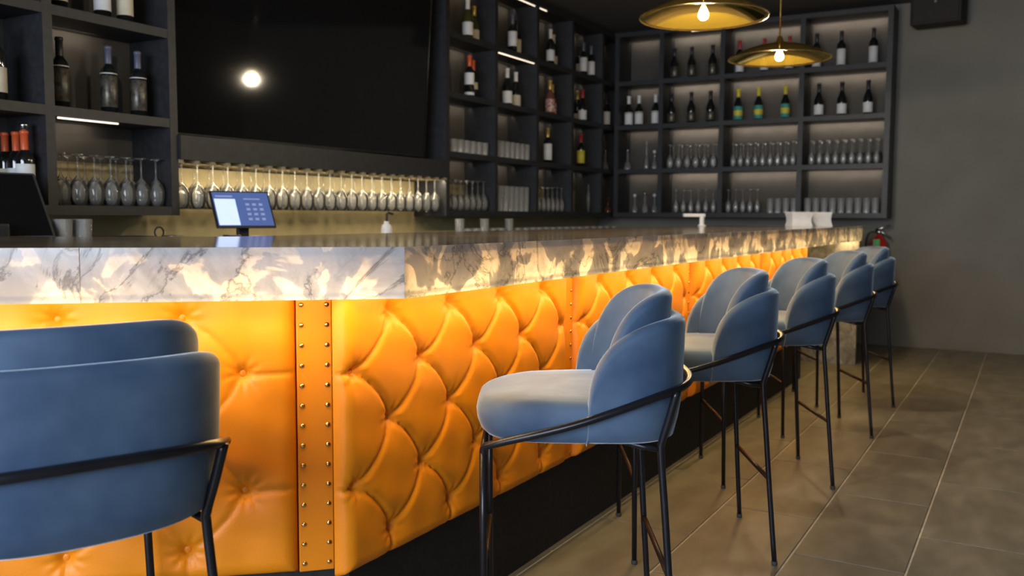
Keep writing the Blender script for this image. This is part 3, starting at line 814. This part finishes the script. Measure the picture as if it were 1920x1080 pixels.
bottle('bordeaux', PY(18, 372, BT[0], 3.93), 'orange-capped wine bottle with cream label, rearmost of three above till', 'orange-capped bottles above the till', foil='foil_orange', lab='label_cream', la=(.12, .5))
# shelving right of the television
S = lambda *a, **k: bottle(*a, **k)
S('burgundy', PY(877, 60, BT[3], 3.78), 'white-capped green wine bottle on top shelf beside the television', glassm='bottle_green', foil='foil_white', lab='label_white', la=(.10, .42))
S('burgundy', PY(889, 60, BT[3], 3.86), 'yellow-capped green wine bottle on top shelf beside the television', glassm='bottle_green', foil='foil_gold', lab='label_cream', la=(.08, .38))
S('bordeaux', PY(880, 170, BT[2], 3.78), 'orange-capped bottle with white label, upper middle shelf beside television', foil='foil_orange', lab='label_white', la=(.30, .58), lab2='label_white', la2=(.05, .12))
S('bordeaux', PY(887, 170, BT[2], 3.87), 'orange-capped bottle with small cream label, upper middle shelf beside television', foil='foil_orange', lab='label_cream', la=(.28, .45))
S('bordeaux', PY(961, 80, BT[3], 3.78), 'white-labelled dark bottle, top shelf in second column from television', foil='foil_slate', lab='label_white', la=(.18, .56))
S('bordeaux', PY(972, 80, BT[3], 3.87), 'cream-labelled dark bottle, top shelf in second column from television', foil='foil_black', lab='label_cream', la=(.12, .5))
S('burgundy', PY(951, 185, BT[2], 3.78), 'white-capped bottle with pale label, upper middle shelf under LED line', 'white-capped pair under the LED line', foil='foil_white', lab='label_white', la=(.06, .38))
S('burgundy', PY(967, 190, BT[2], 3.82), 'white-capped bottle with cream label, upper middle shelf under LED line', 'white-capped pair under the LED line', foil='foil_white', lab='label_cream', la=(.06, .36))
S('bordeaux', PY(1032, 105, BT[3], 3.78), 'white-capped bottle with blue-white label, top shelf, third column from television', foil='foil_white', lab='label_white', la=(.12, .42))
S('bordeaux', PY(1038, 105, BT[3], 3.87), 'white-capped bottle half hidden on top shelf, third column from television', foil='foil_white', lab='label_cream', la=(.1, .38))
S('burgundy', PY(1031, 200, BT[2], 3.78), 'pinkish bottle in front, upper middle shelf, third column from television', glassm='bottle_rose', foil='foil_gold', lab='label_red', la=(.08, .45))
S('burgundy', PY(1036, 200, BT[2], 3.88), 'pinkish bottle half hidden, upper middle shelf, third column from television', glassm='bottle_rose', foil='foil_gold', lab='label_red', la=(.08, .42))
S('bordeaux', PY(1027, 295, BT[1], 3.80), 'single bottle with large white label, lower middle shelf, third column from television', foil='foil_gold', lab='label_white', la=(.10, .55))
S('bordeaux', PY(1087, 115, BT[3], 3.90), 'bottle half hidden behind white-labelled pair near the room corner', foil='foil_black', lab='label_cream', la=(.12, .45))
S('bordeaux', PY(1094, 120, BT[3], 3.79), 'tall white-labelled bottle on top shelf, fourth column from television', foil='foil_slate', lab='label_white', la=(.14, .55))
S('bordeaux', PY(1110, 125, BT[3], 3.80), 'white-labelled bottle on top shelf nearest the room corner', foil='foil_slate', lab='label_white', la=(.12, .52))
S('bordeaux', PY(1083, 210, BT[2], 3.90), 'dark bottle behind, upper middle shelf, fourth column from television', foil='foil_gold', lab='label_cream', la=(.08, .3))
S('burgundy', PY(1092, 210, BT[2], 3.79), 'dark bottle with slanted white label, upper middle shelf, fourth column from television', foil='foil_red', lab='label_white', la=(.06, .36))
S('bordeaux', PY(1089, 295, BT[1], 3.80), 'red-capped bottle with yellow label, lower middle shelf near room corner', foil='foil_red', lab='label_yellow', la=(.12, .5))
S('bordeaux', PY(1137, 225, BT[2], 3.82), 'white-labelled dark bottle in the narrow last column at the room corner', foil='foil_black', lab='label_white', la=(.10, .5))
v = tag(obj('glass_vase', lathe_me('glass_vase', [(0, 0), (.02, 0), (.02, .15), (.010, .21), (.006, .27), (.006, .272), (0, .272)], 16), 'clear_glass', None, PY(1103, 390, BT[0], 3.80)), 'slim pale glass vase on the lowest shelf near the room corner', 'vase')
# end wall shelving
for px, nm in ((1179, 'pale-capped white-labelled bottle beside the room corner'), (1198, 'middle pale-capped white-labelled bottle in corner column'), (1229, 'pale-capped white-labelled bottle by the divider in corner column')):
    S('burgundy', PX(px, 220, BT[2]), nm+' of end wall shelving', 'pale-capped bottles in the corner column', foil='foil_white', lab='label_white', la=(.06, .42), lab2='label_cream', la2=(.43, .46))
for px in (1265, 1297, 1336):
    S('burgundy', PX(px, 120, BT[3]), 'dark bottle with dim grey label on the top shelf of end wall', 'dark bottles, top shelf of end wall', foil='foil_black', lab='label_ornate', la=(.08, .4))
for px in (1258, 1296, 1332):
    S('burgundy', PX(px, 210, BT[2]), 'dark bottle with dim grey label on the upper middle shelf of end wall', 'dark bottles, upper middle shelf of end wall', foil='foil_black', lab='label_ornate', la=(.08, .36))
for px in (1387, 1433, 1480):
    S('bordeaux', PX(px, 115, BT[3]), 'red-capped bottle partly hidden behind the glowing amber pendant', 'red-capped bottles behind the pendant', foil='foil_red', lab='label_white', la=(.08, .34))
for px in (1384, 1422, 1472):
    S('burgundy', PX(px, 210, BT[2]), 'yellow-capped bottle with teal label on the end wall shelving', 'yellow-capped bottles', foil='foil_yellow', lab='label_teal', la=(.05, .45), lab2='label_yellow', la2=(.16, .33))
for px in (1531, 1577, 1637):
    S('bordeaux', PX(px, 112, BT[3]), 'dark bottle with tall white label, top shelf beside the bare wall', 'white-labelled bottles, top shelf by the bare wall', foil='foil_black', lab='label_white', la=(.06, .50))
for px in (1535, 1578, 1627):
    S('burgundy', PX(px, 205, BT[2]), 'dark bottle with square white label, upper middle shelf beside the bare wall', 'white-labelled bottles, upper middle shelf by the bare wall', foil='foil_black', lab='label_white', la=(.07, .36))
# decanters
dec = {}
for k, (h, r, st) in {'squat': (.20, .04, 'silver'), 'rose': (.15, .04, 'bottle_rose'), 'tall': (.27, .028, None), 'ball': (.18, .035, 'white_plastic')}.items():
    pr_ = [(0, 0), (r, 0), (r*1.05, .01), (r*.9, h*.28), (r*.34, h*.45), (r*.28, h*.8), (r*.42, h*.86), (r*.42, h*.87), (0, h*.87)]
    dec[k] = (lathe_me('decanter_body', pr_, 16), lathe_me('decanter_stopper', [(0, h*.87), (.008, h*.87), (.016, h*.93), (.017, h*.97), (.010, h*1.03), (0, h*1.05)], 12), st)
for px, py, z, k, nm in ((1135, 300, BT[1], 'squat', 'glass decanter in the narrow last column at the room corner'), (1140, 390, BT[0], 'rose', 'small pink glass decanter on the lowest shelf at the room corner'), (1177, 300, BT[1], 'squat', 'small glass decanter beside the room corner, lower middle shelf'), (1212, 300, BT[1], 'tall', 'tall clear glass decanter in the corner column, lower middle shelf'), (1227, 300, BT[1], 'ball', 'decanter with pale ball stopper, lower middle shelf of corner column'), (1190, 385, BT[0], 'ball', 'decanter with pale ball stopper on the lowest shelf of corner column'), (1209, 388, BT[0], 'squat', 'short decanter in the middle of the lowest shelf, corner column'), (1227, 385, BT[0], 'ball', 'decanter by the divider on the lowest shelf of the corner column')):
    t = tag(empty('decanter', PX(px, py, z) if px > 1150 else PY(px, py, z)), nm, 'decanter')
    obj('decanter_body', dec[k][0], 'bottle_rose' if k == 'rose' else 'clear_glass', t); obj('decanter_stopper', dec[k][1], dec[k][2] or 'clear_glass', t)

# ------------------------------------------------------------------ back counter and what stands on it
bc = tag(empty('back_counter', (5.2, 3.65, 0)), 'black back counter with dark worktop below the wall shelving', 'counter')
under(box('worktop', 1.0, 8.38, 3.33, 3.984, .885, .925, 'grey_plastic', None, .004), bc)
for i in range(8):
    x0 = 1.0+i*.9225
    under(box('cabinet_body', x0+.004, x0+.9185, 3.40, 3.984, 0.1, .884, 'black_wood'), bc)
    under(box('cabinet_door', x0+.008, x0+.9145, 3.38, 3.399, 0.12, .87, 'black_wood', None, .003), bc)
under(box('plinth', 1.0, 8.38, 3.46, 3.984, 0, .0995, 'black_wood'), bc)
BCZ = .9255
# point-of-sale tablet
tb = tag(empty('till_tablet', (at_y(470, 430, 3.45).x, 3.50, BCZ), math.radians(-22)), 'lit till tablet showing a white pane and keypad on a stand', 'tablet')
obj('base', box_me('base', -.09, .09, -.07, .09, 0, .02, .006), 'black_plastic', tb)
obj('stand', box_me('stand', -.03, .03, .0, .03, .018, .16, .006), 'black_plastic', tb)
hd = obj('card_reader', box_me('card_reader', -.10, -.03, -.06, .03, .085, .125, .006), 'black_plastic', tb)
obj('receipt', box_me('receipt', .03, .085, -.04, .02, .085, .12, .004), 'label_cream', tb)
def scr(nm, x0, x1, z0, z1, y, m, parent, th=.002): return obj(nm, box_me(nm, x0, x1, y-th, y, z0, z1), m, parent)
hs = bpy.data.objects.new('display', None)
dsp = obj('display', box_me('display', -.142, .142, 0, .012, -.098, .098, .005), 'black_plastic', tb, (0, .0, .255))
dsp.rotation_euler = (math.radians(-30), 0, 0); dsp.scale = (1.1, 1, 1.1)
scr('screen', -.132, .132, -.088, .088, -.0002, 'screen_blue', dsp)
scr('screen_pane', -.128, -.03, -.086, .052, -.0025, 'screen_white', dsp, .0006)
scr('screen_header', -.12, -.04, .062, .070, -.0025, 'screen_key', dsp, .0006)
scr('screen_header', .01, .09, .050, .056, -.0025, 'screen_key', dsp, .0006)
for r_ in range(4):
    for c_ in range(3): scr('screen_key', .015+c_*.032, .033+c_*.032, .018-r_*.026, .030-r_*.026, -.0025, 'screen_key', dsp, .0006)
# dark till seen from the side
pt = at_y(-6, 393, 3.52)
tl = tag(empty('till_terminal', (pt.x, 3.54, BCZ), math.radians(-12)), 'dark slanted till terminal seen from the side under the shelving', 'till')
obj('base', box_me('base', -.13, .13, -.10, .14, 0, .05, .008), 'grey_plastic', tl)
obj('stand', box_me('stand', -.05, .05, .03, .08, .045, .25, .01), 'grey_plastic', tl)
d_ = obj('display', box_me('display', -.19, .19, -.02, .02, -.17, .17, .01), 'grey_plastic', tl, (0, 0, .25)); d_.rotation_euler = (math.radians(-38), 0, 0)
obj('screen', box_me('screen', -.175, .175, -.022, -.0201, -.155, .155), 'tv_screen', d_)
obj('receipt_printer', box_me('receipt_printer', -.13, .0, -.17, -.08, 0, .19, .01), 'black_plastic', tl)
# pump bottle
t = tag(empty('pump_bottle', (at_y(725, 420, 3.5).x, 3.5, BCZ)), 'white bottle with black pump standing behind the bar under hanging glasses', 'bottle')
obj('bottle_body', lathe_me('bottle_body', [(0, 0), (.033, 0), (.035, .005), (.035, .14), (.03, .165), (.016, .175), (.016, .19), (0, .19)], 18), 'white_plastic', t)
obj('pump_head', tube_me('pump_head', [(0, 0, .185), (0, 0, .235), (.01, -.004, .243), (.05, -.01, .236)], .008, 8), 'black_plastic', t)
# glasses and tools drying on the back counter
for px in (-.045, .045):
    glass('short', at_y(136, 430, 3.46).x+px, 3.46, BCZ+.105, 'short tumbler on the drying box next to the dark till', 'tumbler', 'tumblers by the dark till')
db = tag(empty('drying_rack', (at_y(136, 430, 3.46).x, 3.46, BCZ)), 'low steel drying box under tumblers next to the dark till', 'rack')
obj('box', box_me('box', -.09, .09, -.07, .07, 0, .104, .004), 'steel', db); obj('rim', tube_me('rim', [(-.09, -.07, .1), (.09, -.07, .1), (.09, .07, .1), (-.09, .07, .1), (-.09, -.07, .1)], .004, 6), 'steel', db)
mt = tag(empty('bar_caddy', (at_y(231, 430, 3.45).x, 3.47, BCZ)), 'black bar caddy tray with steel slots below the wine glass shelf', 'caddy')
obj('tray', box_me('tray', -.14, .14, -.07, .09, 0, .13, .006), 'black_plastic', mt)
for i in range(6): obj('slot', box_me('slot', -.130+i*.045, -.098+i*.045, -.074, -.068, .118, .128), 'steel', mt)
st_ = tag(empty('strainer', (at_y(290, 430, 3.45).x, 3.42, BCZ)), 'black ring-handled strainer in a cup beside the bar caddy', 'strainer')
obj('cup', lathe_me('cup', tumbler_prof(.11, .03, .036), 16), 'steel', st_)
ringp = [(math.cos(a)*.024, 0, .145+math.sin(a)*.024) for a in [2*PI*k/20 for k in range(21)]]
obj('ring_handle', tube_me('ring_handle', ringp, .004, 6), 'black_plastic', st_)
obj('handle', tube_me('handle', [(0, 0, .02), (0, 0, .122)], .004, 6), 'black_plastic', st_)
sl = tag(empty('steel_lid', (at_y(325, 430, 3.45).x, 3.45, BCZ)), 'flat steel shaker tin with lid beside the strainer', 'shaker')
obj('tin', lathe_me('tin', [(0, 0), (.035, 0), (.042, .12), (.046, .122), (.046, .13), (0, .13)], 18), 'steel', sl)
for i, px in enumerate(lin(862, 970, 8)):
    glass('tumbler' if i % 3 else 'tall', at_y(px, 425, 3.52).x, 3.52, BCZ, 'glass standing on the back counter below the wine glass shelf', 'tumbler', 'glasses on the back counter')
for i, px in enumerate(lin(985, 1150, 14)):
    glass('tumbler', at_y(px, 428, 3.50).x, 3.50, BCZ, 'small tumbler in the long line on the back counter towards the corner', 'tumbler', 'line of tumblers on the back counter')

# ------------------------------------------------------------------ on the bar top
# tap
tx = 6.55
pt = at_y(1316, 420, 2.10)
tp = tag(empty('water_tap', (pt.x, 2.10, CT)), 'white square water tap on the inner edge of the bar top', 'tap')
obj('base', lathe_me('base', [(0, 0), (.03, 0), (.03, .008), (.02, .012), (0, .012)], 18), 'white_plastic', tp)
obj('post', box_me('post', -.018, .018, -.014, .014, .008, .088, .005), 'white_plastic', tp)
s_ = obj('spout', box_me('spout', -.155, .022, -.014, .014, .066, .090, .005), 'white_plastic', tp); s_.rotation_euler = (0, 0, math.radians(-40))
# napkins
pn = at_y(1497, 422, 1.55)
for i in range(2):
    t = tag(empty('napkin_bundle', (pn.x+(.0 if i == 0 else .17), 1.55-(.0 if i == 0 else .13), CT), math.radians(-60)), ['thick upright bundle of folded white napkins on the bar top', 'thin tilted bundle of white napkins leaning by the thick one'][i], 'napkins')
    n_ = 9 if i == 0 else 4
    for k in range(n_):
        y0 = -.08+k*.0175 if i == 0 else -.03+k*.012
        vs, fs = [], []
        for a in range(9):
            u = a/8; z = u*.105
            flare = (abs(u-.45)**1.6)*.06
            for w in (-1, 1):
                for th in (0, 1):
                    vs.append((w*(.07+flare*.5), y0+th*.012+(k-n_/2)*flare*.18+(.25*z if i else 0), z+.002*math.sin(k*2.1)*u))
        for a in range(8):
            b0 = a*4; c0_ = b0+4
            fs += [(b0, b0+2, c0_+2, c0_), (b0+1, c0_+1, c0_+3, b0+3), (b0, c0_, c0_+1, b0+1), (b0+2, b0+3, c0_+3, c0_+2)]
        fs += [(0, 1, 3, 2), (32, 34, 35, 33)]
        obj('napkin', tomesh('napkin', vs, fs), 'paper', t)

# ------------------------------------------------------------------ pendants
def pendant(x, y, z, label):
    t = tag(empty('pendant_lamp', (x, y, z)), label, 'lamp', 'amber glass pendants over the bar')
    R = 0.30
    cap = lambda r, d: (r, .060-.084*(r/R)**2.2-d)
    rr = [.045, .07, .11, .15, .19, .23, .26, .285, .297]
    prof = [cap(r, 0) for r in rr]+[(R, -.024)]+[cap(r, .006) for r in rr[::-1]]
    obj('shade', lathe_me('shade', prof, 64), 'amber_glass', t)
    obj('rim', tube_me('rim', [(R*math.cos(2*PI*k/64), R*math.sin(2*PI*k/64), -.026) for k in range(65)], .004, 6), 'brass', t)
    obj('socket', lathe_me('socket', [(0, .105), (.012, .105), (.016, .095), (.022, .075), (.046, .066), (.050, .052), (.046, .048), (.022, .046), (.018, .022), (0, .022)], 24), 'brass', t)
    obj('bulb', lathe_me('bulb', [(.010, .024), (.016, .012), (.024, -.006), (.026, -.018), (.022, -.030), (.012, -.038), (0, -.040)], 18), 'bulb', t)
    obj('cord', tube_me('cord', [(0, 0, .10), (0, 0, RZ-z-.02)], .0055, 8), 'brass', t)
    obj('ceiling_rose', lathe_me('ceiling_rose', [(0, RZ-z-.001), (.05, RZ-z-.001), (.05, RZ-z-.015), (.02, RZ-z-.03), (0, RZ-z-.03)], 24), 'brass', t)
    l = bpy.data.lights.new('bulb_light', 'POINT'); l.energy = 32; l.color = (1.0, .84, .60); l.shadow_soft_size = .04
    o = bpy.data.objects.new('bulb_light', l); COL.objects.link(o); o.parent = t; o.location = (0, 0, -.085)
    return t
pendant(4.23, 1.403, 2.118, 'large amber glass saucer pendant over the bar, over third stool')
pendant(5.60, 1.380, 2.130, 'amber glass saucer pendant with brass rod in front of end wall shelving')
pendant(2.86, 1.41, 2.110, 'amber glass saucer pendant over the bar near its corner')

# ------------------------------------------------------------------ end wall: speaker, extinguisher
sp = at_x(1759, 25, 8.5)
t = tag(empty('wall_speaker', (8.52, sp.y, 2.77), math.radians(-8)), 'black box loudspeaker mounted high on the end wall', 'speaker')
obj('cabinet', box_me('cabinet', -.10, .12, -.20, .20, 0, .245, .012), 'speaker_black', t)
obj('grille', box_me('grille', -.108, -.099, -.18, .18, .02, .235, .006), 'speaker_black', t)
obj('badge', box_me('badge', -.110, -.1075, -.008, .008, .17, .186), 'steel', t)
obj('bracket', box_me('bracket', .12, .17, -.03, .03, .08, .16), 'black_metal', t)
ex = at_x(1648, 440, 8.6)
t = tag(empty('fire_extinguisher', (8.605, ex.y, 0.55)), 'red fire extinguisher with green tag hanging on the end wall', 'fire extinguisher')
obj('cylinder', lathe_me('cylinder', [(0, 0), (.07, 0), (.078, .01), (.078, .34), (.065, .40), (.03, .435), (.022, .445), (.022, .46), (0, .46)], 28), 'red_paint', t)
obj('valve', lathe_me('valve', [(0, .455), (.024, .455), (.024, .48), (.015, .50), (0, .50)], 14), 'silver', t)
obj('lever', tube_me('lever', [(0, .03, .495), (0, -.01, .505), (0, -.09, .535)], .008, 8), 'silver', t)
obj('lever', tube_me('lever', [(0, .03, .49), (0, -.02, .478), (0, -.10, .42)], .008, 8), 'silver', t)
obj('hose', tube_me('hose', catmull([(0, .02, .48), (-.01, .08, .46), (-.01, .105, .38), (0, .10, .22), (0, .09, .12)], 6), .010, 8), 'black_plastic', t)
obj('tag', box_me('tag', -.086, -.080, -.02, .035, .355, .41), 'green_tag', t)
obj('hanger', box_me('hanger', .07, .113, -.02, .02, .36, .44), 'black_metal', t)
